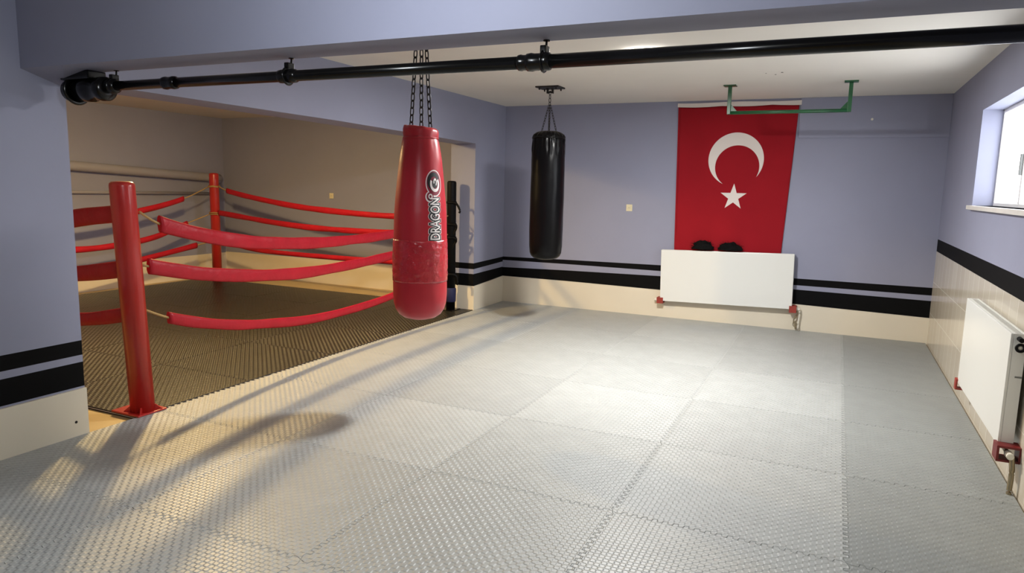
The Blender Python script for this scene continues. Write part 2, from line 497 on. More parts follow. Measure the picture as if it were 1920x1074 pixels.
# ------------------------------------------------------------------ ring ropes
def zspline(pts, t):
    n = len(pts)
    if t <= pts[0][0]: return pts[0][1]
    for i in range(n - 1):
        if pts[i][0] <= t <= pts[i + 1][0]:
            (t0, z0), (t1, z1) = pts[i], pts[i + 1]
            m0 = (z1 - (pts[i - 1][1] if i else z0)) / (t1 - (pts[i - 1][0] if i else t0))
            m1 = ((pts[i + 2][1] if i + 2 < n else z1) - z0) / ((pts[i + 2][0] if i + 2 < n else t1) - t0)
            h = t1 - t0; s = (t - t0) / h
            return (2 * s ** 3 - 3 * s * s + 1) * z0 + (s ** 3 - 2 * s * s + s) * h * m0 + (-2 * s ** 3 + 3 * s * s) * z1 + (s ** 3 - s * s) * h * m1
    return pts[-1][1]
def rope(A, B, pts, s0, s1, ha, hb, wid, label, group, r0=.075, r1=.07):
    d = (B - A); L_ = d.length; u = d / L_
    t = empty('ring_rope', A + Vector((0, 0, pts[0][1])), label, 'ring rope', group)
    ref = A + Vector((0, 0, pts[0][1]))
    N_ = 90
    path = []
    for k in range(N_ + 1):
        tt = k / N_
        path.append(A + d * tt + Vector((0, 0, zspline(pts, tt))) - ref)
    if A is NEAR: r0 = .015
    # cord starts and ends at the post faces
    path = [p for p in path if r0 < (p - Vector((0, 0, p.z))).length < L_ - r1]
    side = u.cross(Vector((0, 0, 1)))
    bm = bmesh.new(); add_tube(bm, path, .008, seg=8)
    # loop of cord round each post
    for c, r, z, q_ in ((Vector((0, 0, 0)), r0, path[0].z, A), (B - A, r1, path[-1].z, B)):
        if q_ is not FAR and q_ is not HID: continue
        c = Vector((c.x, c.y, z))
        add_tube(bm, [c + Vector(((r + .006) * math.cos(2 * PI * k / 24), (r + .006) * math.sin(2 * PI * k / 24), .004 * math.sin(k))) for k in range(24)], .008, seg=6, closed=True)
    obj('cord', bm, CORD, t)
    # vinyl cover hanging over the cord
    bm = bmesh.new(); cov = []
    M_ = 120
    rings = []
    for k in range(M_ + 1):
        tt = s0 + (s1 - s0) * k / M_
        p = A + d * tt + Vector((0, 0, zspline(pts, tt))) - ref
        hgt = ha + (hb - ha) * k / M_
        q = .94 + .12 * noise.noise(Vector((tt * 14, A.x + B.y, pts[0][1] * 9)))
        hgt *= q
        w = wid * (.85 + .5 * noise.noise(Vector((tt * 17, 5 + A.y, pts[0][1] * 5))))
        ring = []
        for i in range(14):
            a = 2 * PI * i / 14
            ww = w * (1 + .35 * noise.noise(Vector((tt * 30, i * .9, pts[0][1]))))
            ring.append(bm.verts.new(p + side * (math.cos(a) * ww) + Vector((0, 0, math.sin(a) * hgt / 2))))
        rings.append(ring)
    for R0, R1 in zip(rings, rings[1:]):
        for i in range(14):
            f = bm.faces.new((R0[i], R0[(i + 1) % 14], R1[(i + 1) % 14], R1[i])); f.smooth = True
    bm.faces.new(rings[0][::-1]); bm.faces.new(rings[-1])
    bmesh.ops.recalc_face_normals(bm, faces=bm.faces[:])
    obj('rope_cover', bm, REDROPE, t)
    return t
G1, G2, G3, G4 = 'ropes along the hall side of the ring', 'ropes along the back of the ring', 'ropes along the far left of the ring', 'ropes along the front of the ring'
rope(NEAR, BLK, [(0, 1.325), (.045, 1.212), (.195, 1.064), (.36, .995), (.515, .978), (.70, .996), (.93, 1.10), (1, 1.17)], .045, .95, .118, .085, .020, 'top red covered rope on the hall side, between near red post and black post', G1)
rope(NEAR, BLK, [(0, .965), (.123, .848), (.271, .768), (.424, .738), (.70, .778), (.93, .89), (1, .94)], .022, .95, .112, .085, .020, 'middle red covered rope on the hall side, between near red post and black post', G1)
rope(NEAR, BLK, [(0, .69), (.053, .585), (.142, .475), (.24, .397), (.42, .321), (.694, .352), (.93, .50), (1, .56)], .053, .95, .088, .075, .022, 'lowest red covered rope on the hall side, running behind the red bag', G1)
rope(FAR, BLK, [(0, 1.44), (.073, 1.338), (.311, 1.20), (.50, 1.135), (.795, 1.10), (1, 1.15)], .066, .95, .085, .085, .032, 'top red covered rope along the back, in front of the tan wall', G2)
rope(FAR, BLK, [(0, 1.02), (.308, .917), (.50, .882), (.795, .892), (1, .94)], .02, .95, .085, .08, .032, 'middle red covered rope along the back, in front of the tan wall', G2)
rope(FAR, BLK, [(0, .60), (.203, .512), (.403, .50), (.789, .522), (1, .57)], .03, .95, .075, .07, .030, 'lowest red covered rope along the back, in front of the yellow skirting', G2)
rope(FAR, HID, [(0, 1.438), (.117, 1.218), (.262, 1.062), (.438, .955), (.7, 1.0), (1, 1.3)], .115, .93, .085, .085, .032, 'top red covered rope on the far left side, below the wall pipes', G3)
rope(FAR, HID, [(0, 1.02), (.107, .868), (.218, .70), (.335, .622), (.443, .60), (.7, .65), (1, .93)], .107, .93, .085, .085, .034, 'middle red covered rope on the far left side of the ring', G3)
rope(FAR, HID, [(0, .60), (.062, .552), (.265, .405), (.437, .29), (.7, .33), (1, .6)], .075, .93, .085, .085, .034, 'lowest red covered rope on the far left side of the ring', G3)
rope(NEAR, HID, [(0, 1.31), (.025, 1.282), (.116, 1.235), (.45, .99), (1, 1.3)], .02, .93, .125, .11, .020, 'top dark red rope on the front side, between near post and left wall', G4)
rope(NEAR, HID, [(0, .945), (.035, .92), (.112, .87), (.45, .70), (1, .93)], .02, .93, .12, .10, .020, 'middle dark red rope on the front side, between near post and left wall', G4)
rope(NEAR, HID, [(0, .66), (.032, .625), (.113, .56), (.45, .40), (1, .6)], .02, .93, .105, .10, .020, 'lowest dark red rope on the front side, between near post and left wall', G4)

# ------------------------------------------------------------------ pipes on the far left wall of the ring room
bm = bmesh.new()
add_tube(bm, [Vector(p) for p in [(RX + .075, RN, 1.83), (RX + .075, 2.8, 1.635), (RX + .075, 5.04, 1.53), (RX + .075, 5.14, 1.525)]], .062, seg=20)
for y, z in ((-.2, 1.775), (1.6, 1.70), (3.9, 1.585)):
    add_box(bm, RX, RX + .075, y - .015, y + .015, z - .012, z + .012)
tag(obj('wall_pipe', bm, PIPEPAINT), 'thick tan painted pipe along the far left wall, upper one', 'pipe')
bm = bmesh.new()
add_tube(bm, [Vector(p) for p in [(RX + .032, RN, 1.32), (RX + .032, 2.8, 1.30), (RX + .032, 4.96, 1.285)]], .022, seg=14)
for y in (-.2, 1.6, 3.9): add_box(bm, RX, RX + .032, y - .012, y + .012, 1.285, 1.31)
tag(obj('wall_pipe', bm, PIPEPAINT), 'thin tan painted pipe along the far left wall, below the thick pipe', 'pipe')

# ------------------------------------------------------------------ black water pipe under the beam
PY, PZ = -.515, 1.977
t = empty('overhead_pipe', (0, PY, PZ), 'long glossy black pipe hung under the ceiling beam across the hall', 'pipe')
R_ = .0242
bm = bmesh.new(); add_cyl(bm, (-1.72, 0, 0), (.80, 0, 0), R_, seg=32); obj('pipe_section', bm, BLKMET, t, smooth=True)
bm = bmesh.new(); add_cyl(bm, (.80, 0, 0), (XR, 0, .004), R_ * 1.08, seg=32); obj('pipe_section', bm, BLKMET, t, smooth=True)
for x, w, rr in [(-1.66, .05, .038), (-1.215, .045, .032), (-.455, .05, .031), (.775, .05, .0345), (.72, .03, .031)]:
    bm = bmesh.new()
    path = [(R_, -w), (rr * .95, -w * .9), (rr, -w * .55), (rr * .92, -w * .3), (rr * .92, w * .3), (rr, w * .55), (rr * .95, w * .9), (R_, w)]
    add_lathe(bm, path, seg=28, cap=False)
    bmesh.ops.rotate(bm, verts=bm.verts[:], matrix=Matrix.Rotation(PI / 2, 3, 'Y'))
    bmesh.ops.translate(bm, verts=bm.verts[:], vec=(x, 0, 0))
    obj('coupling', bm, BLKMET, t, smooth=True)
# fat end fitting at the left jamb and the bracket that carries it
def xlathe(prof, seg=28):
    bm = bmesh.new(); add_lathe(bm, [(r, x) for x, r in prof], seg=seg)
    bmesh.ops.rotate(bm, verts=bm.verts[:], matrix=Matrix.Rotation(PI / 2, 3, 'Y')); return bm
bm = xlathe([(-1.99, .050), (-1.985, .056), (-1.86, .056), (-1.845, .064), (-1.80, .064), (-1.785, .056), (-1.74, .056), (-1.725, .062), (-1.69, .062), (-1.68, .054), (-1.675, .03)])
bmesh.ops.translate(bm, verts=bm.verts[:], vec=(0, .0, -.012)); obj('end_fitting', bm, BLKMET, t)
bm = bmesh.new(); add_box(bm, -1.975, -1.75, -.06, .044, .035, .080, .006); obj('saddle_bracket', bm, BLKMET, t)
bm = bmesh.new(); add_tube(bm, [Vector((-1.93, .066 * math.cos(a), -.012 + .066 * math.sin(a))) for a in [2 * PI * k / 28 for k in range(28)]], .012, .008, seg=8, closed=True, up=Vector((1, 0, 0))); obj('pipe_clamp', bm, BLKMET, t)
for x in (-.455, .795, -1.64):
    bm = bmesh.new()
    top = 2.06 - PZ
    add_cyl(bm, (x, 0.02, .02), (x, .025, top), .0045, seg=10)
    add_tube(bm, [Vector((x, (R_ + .008) * math.cos(a), (R_ + .008) * math.sin(a))) for a in [2 * PI * k / 24 for k in range(24)]], .010, .006, seg=8, closed=True, up=Vector((1, 0, 0)))
    add_box(bm, x - .012, x + .012, -.012, .03, R_, R_ + .035, .004)
    add_cyl(bm, (x, .025, top - .004), (x, .025, top), .013, seg=12)
    obj('hanger', bm, BLKMET, t)

# ------------------------------------------------------------------ chains
def link_path(c, axis, side, half, w):
    pts = []
    for k in range(14):
        a = 2 * PI * k / 14
        x = math.cos(a) * w; y = math.sin(a) * w
        y += (half - w) * (1 if math.sin(a) > 0.01 else (-1 if math.sin(a) < -.01 else 0))
        pts.append(c + side * x + axis * y)
    return pts
def chain_bm(a, b, half=.020, w=.0105, r=.0034):
    a = Vector(a); b = Vector(b); d = b - a; L_ = d.length; ax = d / L_
    s = ax.cross(Vector((.3, 1, .1))).normalized(); s2 = ax.cross(s)
    pitch = 2 * half - 2.2 * r
    n = max(2, int(round(L_ / pitch))); pitch = L_ / n
    bm = bmesh.new()
    for k in range(n):
        c = a + ax * (pitch * (k + .5))
        sd = s if k % 2 else s2
        add_tube(bm, link_path(c, ax, sd, half, w), r, seg=6, closed=True, up=ax.cross(sd))
    return bm

# ------------------------------------------------------------------ red punching bag
BX, BY = -.60, .83
mnt = empty('ceiling_mount', (BX, BY, HC), 'dark ceiling hook mount above the red bag, hidden behind the beam', 'bag mount')
bm = bmesh.new(); add_box(bm, -.07, .07, -.07, .07, -.012, 0, .003); obj('mount_plate', bm, DARKMET, mnt)
bm = bmesh.new(); add_tube(bm, [Vector((.022 * math.cos(a), 0, -.032 + .022 * math.sin(a))) for a in [2 * PI * k / 20 for k in range(20)]], .006, seg=8, closed=True, up=Vector((0, 1, 0))); obj('eye_ring', bm, DARKMET, mnt)
bag = empty('punching_bag', (BX, BY, .627), 'tall red vinyl punching bag with printed lettering hanging on chains', 'punching bag')
prof = [(.004, .627), (.06, .630), (.105, .642), (.138, .665), (.160, .70), (.172, .745), (.176, .80), (.177, .90), (.176, 1.02), (.174, 1.147), (.168, 1.32), (.161, 1.41), (.153, 1.491), (.145, 1.58), (.136, 1.661), (.126, 1.72), (.114, 1.785), (.109, 1.80), (.112, 1.815), (.113, 1.845), (.109, 1.862), (.096, 1.866), (.085, 1.85), (.004, 1.835)]
PR = [(r, z) for r, z in prof]
def bag_r(z):
    q = PR[3:17]
    for (r0, z0), (r1, z1) in zip(q, q[1:]):
        if z0 <= z <= z1: return r0 + (r1 - r0) * (z - z0) / (z1 - z0)
    return q[-1][0] if z > q[-1][1] else q[0][0]
fine = []
for (r0, z0), (r1, z1) in zip(prof, prof[1:]):
    n = max(1, int(abs(z1 - z0) / .02))
    for k in range(n): fine.append((r0 + (r1 - r0) * k / n, z0 + (z1 - z0) * k / n))
fine.append(prof[-1])
def bdisp(a, z, r):
    if r < .09: return 0
    d = .0022 * noise.noise(Vector((math.cos(a) * 2, math.sin(a) * 2, z * 5)))
    if z > 1.70: d += .003 * noise.noise(Vector((math.cos(a) * 6, math.sin(a) * 6, z * 9))) * min(1, (z - 1.70) / .06)
    return d
def rel(bm):
    bmesh.ops.translate(bm, verts=bm.verts[:], vec=(-BX, -BY, -.627)); return bm
bm = bmesh.new(); add_lathe(bm, fine, (BX, BY), 72, bdisp)
for v in bm.verts:                      # the mouth of the bag sits a little askew and puckered
    k = max(0, min(1, (v.co.z - 1.74) / .10))
    dx, dy = v.co.x - BX, v.co.y - BY
    v.co.z += k * (-.10 * (dx * .845 + dy * .536) + .007 * noise.noise(Vector((dx * 30, dy * 30, 0))))
obj('bag_body', rel(bm), REDBAG, bag)
bm = bmesh.new()
def tdisp(a, z, r): return .0035 * abs(noise.noise(Vector((math.cos(a) * 5, math.sin(a) * 5, z * 30)))) + .003 * noise.noise(Vector((math.cos(a) * 11, math.sin(a) * 11, z * 60)))
z0, z1 = .885, 1.155
tp = [(bag_r(z0) - .004, z0)] + [(bag_r(z0 + (z1 - z0) * k / 26) + .0022 * math.sin(math.pi * k / 26) + .0004, z0 + (z1 - z0) * k / 26) for k in range(27)] + [(bag_r(z1) - .004, z1)]
add_lathe(bm, tp, (BX, BY), 90, lambda a, z, r: tdisp(a, z, r), cap=False)
tag(obj('tape_band', rel(bm), TAPE, bag), 'shiny crinkled red tape wrapped round the bag')
# seam welt under the collar
bm = bmesh.new()
add_tube(bm, [Vector((BX + .1125 * math.cos(a), BY + .1125 * math.sin(a), 1.797)) for a in [2 * PI * k / 40 for k in range(40)]], .004, seg=8, closed=True)
obj('collar_welt', rel(bm), REDBAG, bag)
# grommet straps where the chains meet the bag
CH = []
for k, a in enumerate((math.radians(-150), math.radians(-58), math.radians(34))):
    a += math.radians(4)
    p = Vector((BX + .062 * math.cos(a), BY + .062 * math.sin(a), 1.852)); q = Vector((BX + .026 * math.cos(a), BY + .026 * math.sin(a), 2.47))
    obj('chain', rel(chain_bm(p, q, .026, .012, .0042)), CHAINM, bag)
bm = bmesh.new(); add_tube(bm, [Vector((BX + .028 * math.cos(a), BY + .028 * math.sin(a), 2.475)) for a in [2 * PI * k / 24 for k in range(24)]], .005, seg=8, closed=True)
obj('chain_ring', rel(bm), CHAINM, bag)

# printed lettering and emblem
TH0 = math.radians(-23)
def wrap(bm, zc, off):
    """local x -> round the bag (to the right), local y -> up, on the bag surface."""
    for ax, co0, co1 in ((0, -.15, .15), (1, -.35, .35)):
        c = co0
        while c < co1:
            co = [0, 0, 0]; co[ax] = c; no = [0, 0, 0]; no[ax] = 1
            bmesh.ops.bisect_plane(bm, geom=bm.verts[:] + bm.edges[:] + bm.faces[:], plane_co=co, plane_no=no)
            c += .012
    for v in bm.verts:
        z = zc + v.co.y; r = bag_r(z); a = TH0 + v.co.x / .155
        rr = r + bdisp(a, z, r) + off + v.co.z
        v.co = Vector((rr * math.cos(a), rr * math.sin(a), z - .627))
    return bm
def text_bm(s, size, offset, sx=1.0, sy=1.0):
    cu = bpy.data.curves.new('lettering', 'FONT'); cu.body = s; cu.size = size; cu.offset = offset
    cu.align_x = 'CENTER'; cu.align_y = 'CENTER'; cu.space_character = .96; cu.resolution_u = 3
    to = bpy.data.objects.new('lettering_tmp', cu); C.objects.link(to)
    dg = bpy.context.evaluated_depsgraph_get(); dg.update()
    me = bpy.data.meshes.new_from_object(to.evaluated_get(dg))
    bm = bmesh.new(); bm.from_mesh(me)
    bpy.data.objects.remove(to); bpy.data.curves.remove(cu); bpy.data.meshes.remove(me)
    for v in bm.verts:
        x, y = v.co.x * sx, v.co.y * sy
        v.co = Vector((-y, x, 0))       # lettering reads upwards
    return bm
TS, TX, TY = .105, .60, .88
for off, grow, m, nm in ((.0010, 0.0148, DECALW, 'lettering_outline'), (.0018, .0115, DECALK, 'lettering_border'), (.0026, .0012, DECALW, 'lettering')):
    bm = text_bm('DRAGON', TS, grow, TX, TY)
    obj(nm, wrap(bm, 1.292, off), m, bag)
def disc(bm, cx, cy, rx, ry, n=40, hole=0, a0=0, a1=2 * PI, mi=0, wav=0):
    full = abs(a1 - a0 - 2 * PI) < 1e-6
    o_, i_ = [], []
    for k in range(n if full else n + 1):
        a = a0 + (a1 - a0) * k / n
        w = 1 + wav * math.sin(a * 9)
        o_.append(bm.verts.new((cx + rx * w * math.cos(a), cy + ry * w * math.sin(a), 0)))
        if hole: i_.append(bm.verts.new((cx + rx * hole * math.cos(a), cy + ry * hole * math.sin(a), 0)))
    if not hole: bm.faces.new(o_).material_index = mi; return
    m = len(o_)
    for k in range(m if full else m - 1): bm.faces.new((o_[k], o_[(k + 1) % m], i_[(k + 1) % m], i_[k])).material_index = mi
EZ = 1.515
bm = bmesh.new(); disc(bm, 0, 0, .062, .083); disc(bm, -.035, -.085, .030, .035, 20); obj('emblem_rim', wrap(bm, EZ, .0010), DECALW, bag)
bm = bmesh.new(); disc(bm, 0, 0, .056, .076); disc(bm, -.034, -.083, .023, .028, 20); obj('emblem_field', wrap(bm, EZ, .0018), DECALR, bag)
bm = bmesh.new(); disc(bm, -.004, .010, .047, .058, 36, .55, math.radians(20), math.radians(250)); disc(bm, .0, .0, .020, .03, 20, 0); obj('emblem_shade', wrap(bm, EZ, .0026), DECALK, bag)
bm = bmesh.new()
disc(bm, .002, -.004, .036, .050, 30, .62, math.radians(150), math.radians(400))
disc(bm, .004, .006, .013, .026, 16, .5, math.radians(-60), math.radians(200))
disc(bm, -.033, -.082, .014, .017, 16, .5)
obj('emblem_swirl', wrap(bm, EZ, .0034), DECALW, bag)

# ------------------------------------------------------------------ black punching bag
KX, KY = -.90, 3.74
mnt = empty('ceiling_mount', (KX - .0, KY, HC), 'dark square ceiling plate from which the black bag hangs', 'bag mount')
bm = bmesh.new(); add_box(bm, -.125, .125, -.10, .10, -.014, 0, .003); obj('mount_plate', bm, DARKMET, mnt)
for dx, dy in ((-.09, -.07), (.09, -.07), (-.09, .07), (.09, .07)):
    bm = bmesh.new(); add_cyl(bm, (dx, dy, -.034), (dx, dy, -.01), .008, seg=8); obj('bolt', bm, DARKMET, mnt)
bm = bmesh.new(); add_box(bm, -.032, -.022, -.02, .02, -.065, -.01); add_box(bm, .022, .032, -.02, .02, -.065, -.01); add_cyl(bm, (-.034, 0, -.052), (.034, 0, -.052), .008, seg=12); obj('swivel_bracket', bm, DARKMET, mnt)
bag = empty('punching_bag', (KX, KY, .757), 'glossy black vinyl punching bag hanging from the ceiling by the back wall', 'punching bag')
def relk(bm):
    bmesh.ops.translate(bm, verts=bm.verts[:], vec=(-KX, -KY, -.757)); return bm
prof = [(.004, .757), (.08, .760), (.125, .772), (.152, .795), (.166, .83), (.173, .90), (.175, 1.05), (.176, 1.35), (.175, 1.55), (.173, 1.785), (.170, 1.92), (.166, 1.985), (.164, 2.02), (.155, 2.04), (.125, 2.062), (.085, 2.075), (.03, 2.072), (.004, 2.07)]
fine = []
for (r0, z0), (r1, z1) in zip(prof, prof[1:]):
    n = max(1, int(abs(z1 - z0) / .02))
    for k in range(n): fine.append((r0 + (r1 - r0) * k / n, z0 + (z1 - z0) * k / n))
fine.append(prof[-1])
def kdisp(a, z, r):
    if r < .07: return 0
    d = .003 * noise.noise(Vector((math.cos(a) * 2, math.sin(a) * 2, z * 4 + 3)))
    if z > 1.8:
        k = min(1, (z - 1.8) / .15)
        d += .009 * k * noise.noise(Vector((math.cos(a) * 9, math.sin(a) * 9, z * 16))) + .004 * k * math.sin(a * 22)
    return d
bm = bmesh.new(); add_lathe(bm, fine, (KX, KY), 96, kdisp); obj('bag_body', relk(bm), BLKBAG, bag)
bm = bmesh.new()
add_tube(bm, [Vector((KX + .1685 * math.cos(a), KY + .1685 * math.sin(a), 2.005)) for a in [2 * PI * k / 48 for k in range(48)]], .005, .008, seg=8, closed=True)
obj('rim_band', relk(bm), BLKBAG, bag)
for a in (math.radians(-160), math.radians(20), math.radians(-70), math.radians(110)):
    obj('chain', relk(chain_bm((KX + .075 * math.cos(a), KY + .075 * math.sin(a), 2.072), (KX + .008 * math.cos(a), KY + .008 * math.sin(a), 2.335), .017, .008, .0025)), CHAINM, bag)
obj('chain', relk(chain_bm((KX, KY, 2.33), (KX, KY, 2.475), .02, .011, .0035)), CHAINM, bag)

# ------------------------------------------------------------------ radiators
def radiator(length, height, depth, label):
    """origin at the bottom middle against the wall; front faces local -Y, length along X."""
    t = empty('radiator', (0, 0, 0), label, 'radiator', 'panel radiators')
    l = length / 2
    bm = bmesh.new(); add_box(bm, -l, l, -depth, -depth + .014, 0, height, .005)
    obj('front_panel', bm, WHITEEN, t)
    bm = bmesh.new()
    n = int(length / .032)
    add_box(bm, -l + .02, l - .02, -.03, -.02, .015, height - .015, .003)
    for k in range(n):
        x = -l + .03 + k * (length - .06) / (n - 1)
        add_box(bm, x - .009, x + .009, -depth + .014, -.03, .03, height - .03)
    obj('convector_fins', bm, WHITEEN, t)
    for s in (-1, 1):
        bm = bmesh.new(); add_box(bm, *(sorted((s * l, s * (l - .004)))), -depth + .014, -.018, .012, height, .0015)
        obj('side_panel', bm, WHITEEN, t)
    bm = bmesh.new()
    add_box(bm, -l + .004, l - .004, -depth + .014, -depth + .026, height - .01, height, .002)
    add_box(bm, -l + .004, l - .004, -.03, -.018, height - .01, height, .002)
    m = int(length / .022)
    for k in range(m):
        x = -l + .012 + k * (length - .024) / (m - 1)
        add_box(bm, x - .005, x + .005, -depth + .026, -.03, height - .006, height - .002)
    obj('top_grille', bm, WHITEEN, t)
    for s in (-1, 1):
        bm = bmesh.new(); add_box(bm, s * l * .7 - .015, s * l * .7 + .015, -.02, 0, .08, height - .08, .002)
        obj('wall_bracket', bm, WHITEEN, t)
    return t
def guard(t, sx, x, z, depth, m, size=.08, ln=.075, valve=True):
    """hollow square sleeve round the pipe end, open outwards."""
    w = .012; h = size / 2; yc = -depth / 2 - .004
    hy = depth / 2 + .012
    bm = bmesh.new()
    xa, xb = sorted((x, x + sx * ln))
    add_box(bm, xa, xb, yc - hy, yc + hy, z + h - w, z + h, .002)
    add_box(bm, xa, xb, yc - hy, yc + hy, z - h, z - h + w, .002)
    add_box(bm, xa, xb, yc - hy, yc - hy + w, z - h + w, z + h - w, .002)
    add_box(bm, xa, xb, yc + hy - w, yc + hy, z - h + w, z + h - w, .002)
    g = obj('corner_guard', bm, m, t)
    if valve:
        bm = bmesh.new()
        add_cyl(bm, (x - sx * .0, yc, z), (x + sx * ln * .7, yc, z), .012, seg=16)
        obj('valve_body', bm, BRASS, t, smooth=True)
        bm = bmesh.new()
        add_cyl(bm, (x + sx * ln * .72, yc, z), (x + sx * (ln + .035), yc, z), .019, .017, seg=18)
        bmesh.ops.bevel(bm, geom=bm.edges[:], offset=.003, segments=2, affect='EDGES')
        obj('valve_knob', bm, WHITEPL, t)
# back wall radiator
t = radiator(1.455, .605, .095, 'white panel radiator on the back wall below the red flag')
t.location = (.755, YB - .014, .225)
t.rotation_euler = (0, math.radians(-1.4), 0)
guard(t, -1, -.69, .005, .085, REDGUARD, size=.07, ln=.075)
guard(t, 1, .70, .0, .085, REDGUARD, size=.075, ln=.075)
for dx, pts in ((0, [(.775, -.05, -.02), (.785, -.05, -.06), (.752, -.05, -.12), (.765, -.05, -.17), (.775, -.05, -.222)]), (1, [(.80, -.045, 0.0), (.81, -.045, -.05), (.80, -.045, -.13), (.80, -.045, -.222)])):
    bm = bmesh.new(); add_tube(bm, catmull(pts, 6), .008, seg=10); obj('feed_pipe', bm, BRASS if dx == 0 else WHITEPL, t)
bm = bmesh.new(); add_tube(bm, [Vector((.765 + .018 * math.cos(a), -.06, -.165 + .03 * math.sin(a))) for a in [2 * PI * k / 18 for k in range(18)]], .005, seg=8, closed=True, up=Vector((0, 1, 0))); obj('wire_loop', bm, BRASS, t)
# right wall radiator
t2 = radiator(1.36, .60, .088, 'white panel radiator on the tiled right wall below the window')
t2.location = (XR - .004, 1.91, .222); t2.rotation_euler = (0, 0, -PI / 2)   # local +X -> world -Y (towards the camera)
guard(t2, 1, .655, -.02, .085, DKGUARD, size=.085, ln=.10)
guard(t2, -1, -.655, -.01, .085, REDGUARD, size=.075, ln=.06, valve=False)
bm = bmesh.new(); add_tube(bm, catmull([(.76, -.035, -.02), (.775, -.03, -.10), (.77, -.03, -.18), (.77, -.03, -.238)], 6), .013, seg=12); obj('feed_pipe', bm, BRASS, t2)
bm = bmesh.new(); add_cyl(bm, (.675, -.05, .575), (.735, -.05, .575), .012, seg=14); add_tube(bm, [Vector((.725, -.05 + .018 * math.cos(a), .535 + .018 * math.sin(a))) for a in [2 * PI * k / 18 for k in range(18)]], .007, seg=8, closed=True, up=Vector((1, 0, 0)))
obj('air_vent', bm, BLKPAD, t2)
bm = bmesh.new(); add_cyl(bm, (.69, -.05, .535), (.722, -.05, .535), .012, seg=14); obj('vent_cap', bm, WHITEPL, t2, smooth=True)
bm = bmesh.new(); add_box(bm, .681, .684, -.05, -.02, .37, .378); obj('vent_slot', bm, GRILLE, t2)

# shaggy black bundles on the back radiator
def bundle(x, w, h, seed, label):
    rnd = random.Random(seed)
    t = empty('shaggy_bundle', (x, YB - .065, .835 + .012 + (x - .755) * .0244), label, 'bundle', 'black shaggy bundles on the radiator')
    bm = bmesh.new(); bmesh.ops.create_icosphere(bm, subdivisions=4, radius=1)
    for v in bm.verts:
        n = 1 + .25 * noise.noise(v.co * 2.2 + Vector((seed, 0, 0))) + .12 * noise.noise(v.co * 7)
        z = max(v.co.z, -.12)
        v.co = Vector((v.co.x * w * n, v.co.y * .045 * n, (z + .12) * h * n))
    for f in bm.faces: f.smooth = True
    obj('bundle_core', bm, FUZZ, t)
    bm = bmesh.new()
    for k in range(130):
        a = rnd.uniform(0, 2 * PI); e = rnd.uniform(.02, 1.2)
        d = Vector((math.cos(a) * math.cos(e) * w, math.sin(a) * math.cos(e) * .045, h * (math.sin(e) + .1)))
        tip = d * rnd.uniform(1.1, 1.45) + Vector((rnd.uniform(-.015, .015), 0, -rnd.uniform(0, .012)))
        tip.z = max(tip.z, .001)
        tip.y = min(tip.y, .058)
        add_cyl(bm, d * .8, tip, .0022, .0004, seg=5)
    f = obj('tuft', bm, FUZZ, t); f['kind'] = 'stuff'
bundle(.475, .115, .088, 3, 'black shaggy bundle resting on the radiator top, left one under the flag')
bundle(.785, .125, .078, 8, 'black shaggy bundle resting on the radiator top, right one under the flag')

# ------------------------------------------------------------------ flag
flag = empty('wall_flag', (.75, YB - .012, 2.47), 'red flag with white crescent and star hung on the back wall', 'flag')
FO = Vector((.75, YB - .012, 2.47))
def fcloth(x, z):
    """surface of the hanging cloth: gentle vertical folds."""
    k = max(0, min(1, (2.46 - z) / 1.6))
    return YB - .010 - .0035 * (1 + math.sin(x * 11 + z * .8)) * k - .002 * (1 + math.sin(x * 23 + 1.3 - z * 1.7)) * k
def xl(z): return .113 + (2.455 - z) * .026
def xr(z): return 1.391 - (2.455 - z) * .043
bm = bmesh.new(); nx, nz = 60, 60
V = []
for j in range(nz + 1):
    z = 2.452 - j * (2.452 - .62) / nz
    V.append([bm.verts.new(Vector((xl(z) + (xr(z) - xl(z)) * i / nx, 0, z + (.010 * math.sin(i / nx * 7) * (j == 0) if False else 0)))) for i in range(nx + 1)])
for row in V:
    for v in row: v.co.y = fcloth(v.co.x, v.co.z)
for j in range(nz):
    for i in range(nx):
        f = bm.faces.new((V[j][i], V[j + 1][i], V[j + 1][i + 1], V[j][i + 1])); f.smooth = True
bmesh.ops.translate(bm, verts=bm.verts[:], vec=-FO)
o = obj('flag_cloth', bm, FLAGRED, flag)
md = o.modifiers.new('thickness', 'SOLIDIFY'); md.thickness = .002; md.offset = -1 if False else 1
def put_on_cloth(bm, off):
    for ax, a, b in ((0, 0, 1.5), (2, .6, 2.5)):
        c = a
        while c < b:
            co = [0, 0, 0]; co[ax] = c; no = [0, 0, 0]; no[ax] = 1
            bmesh.ops.bisect_plane(bm, geom=bm.verts[:] + bm.edges[:] + bm.faces[:], plane_co=co, plane_no=no)
            c += .03
    for v in bm.verts: v.co.y = fcloth(v.co.x, v.co.z) - off
    bmesh.ops.translate(bm, verts=bm.verts[:], vec=-FO); return bm
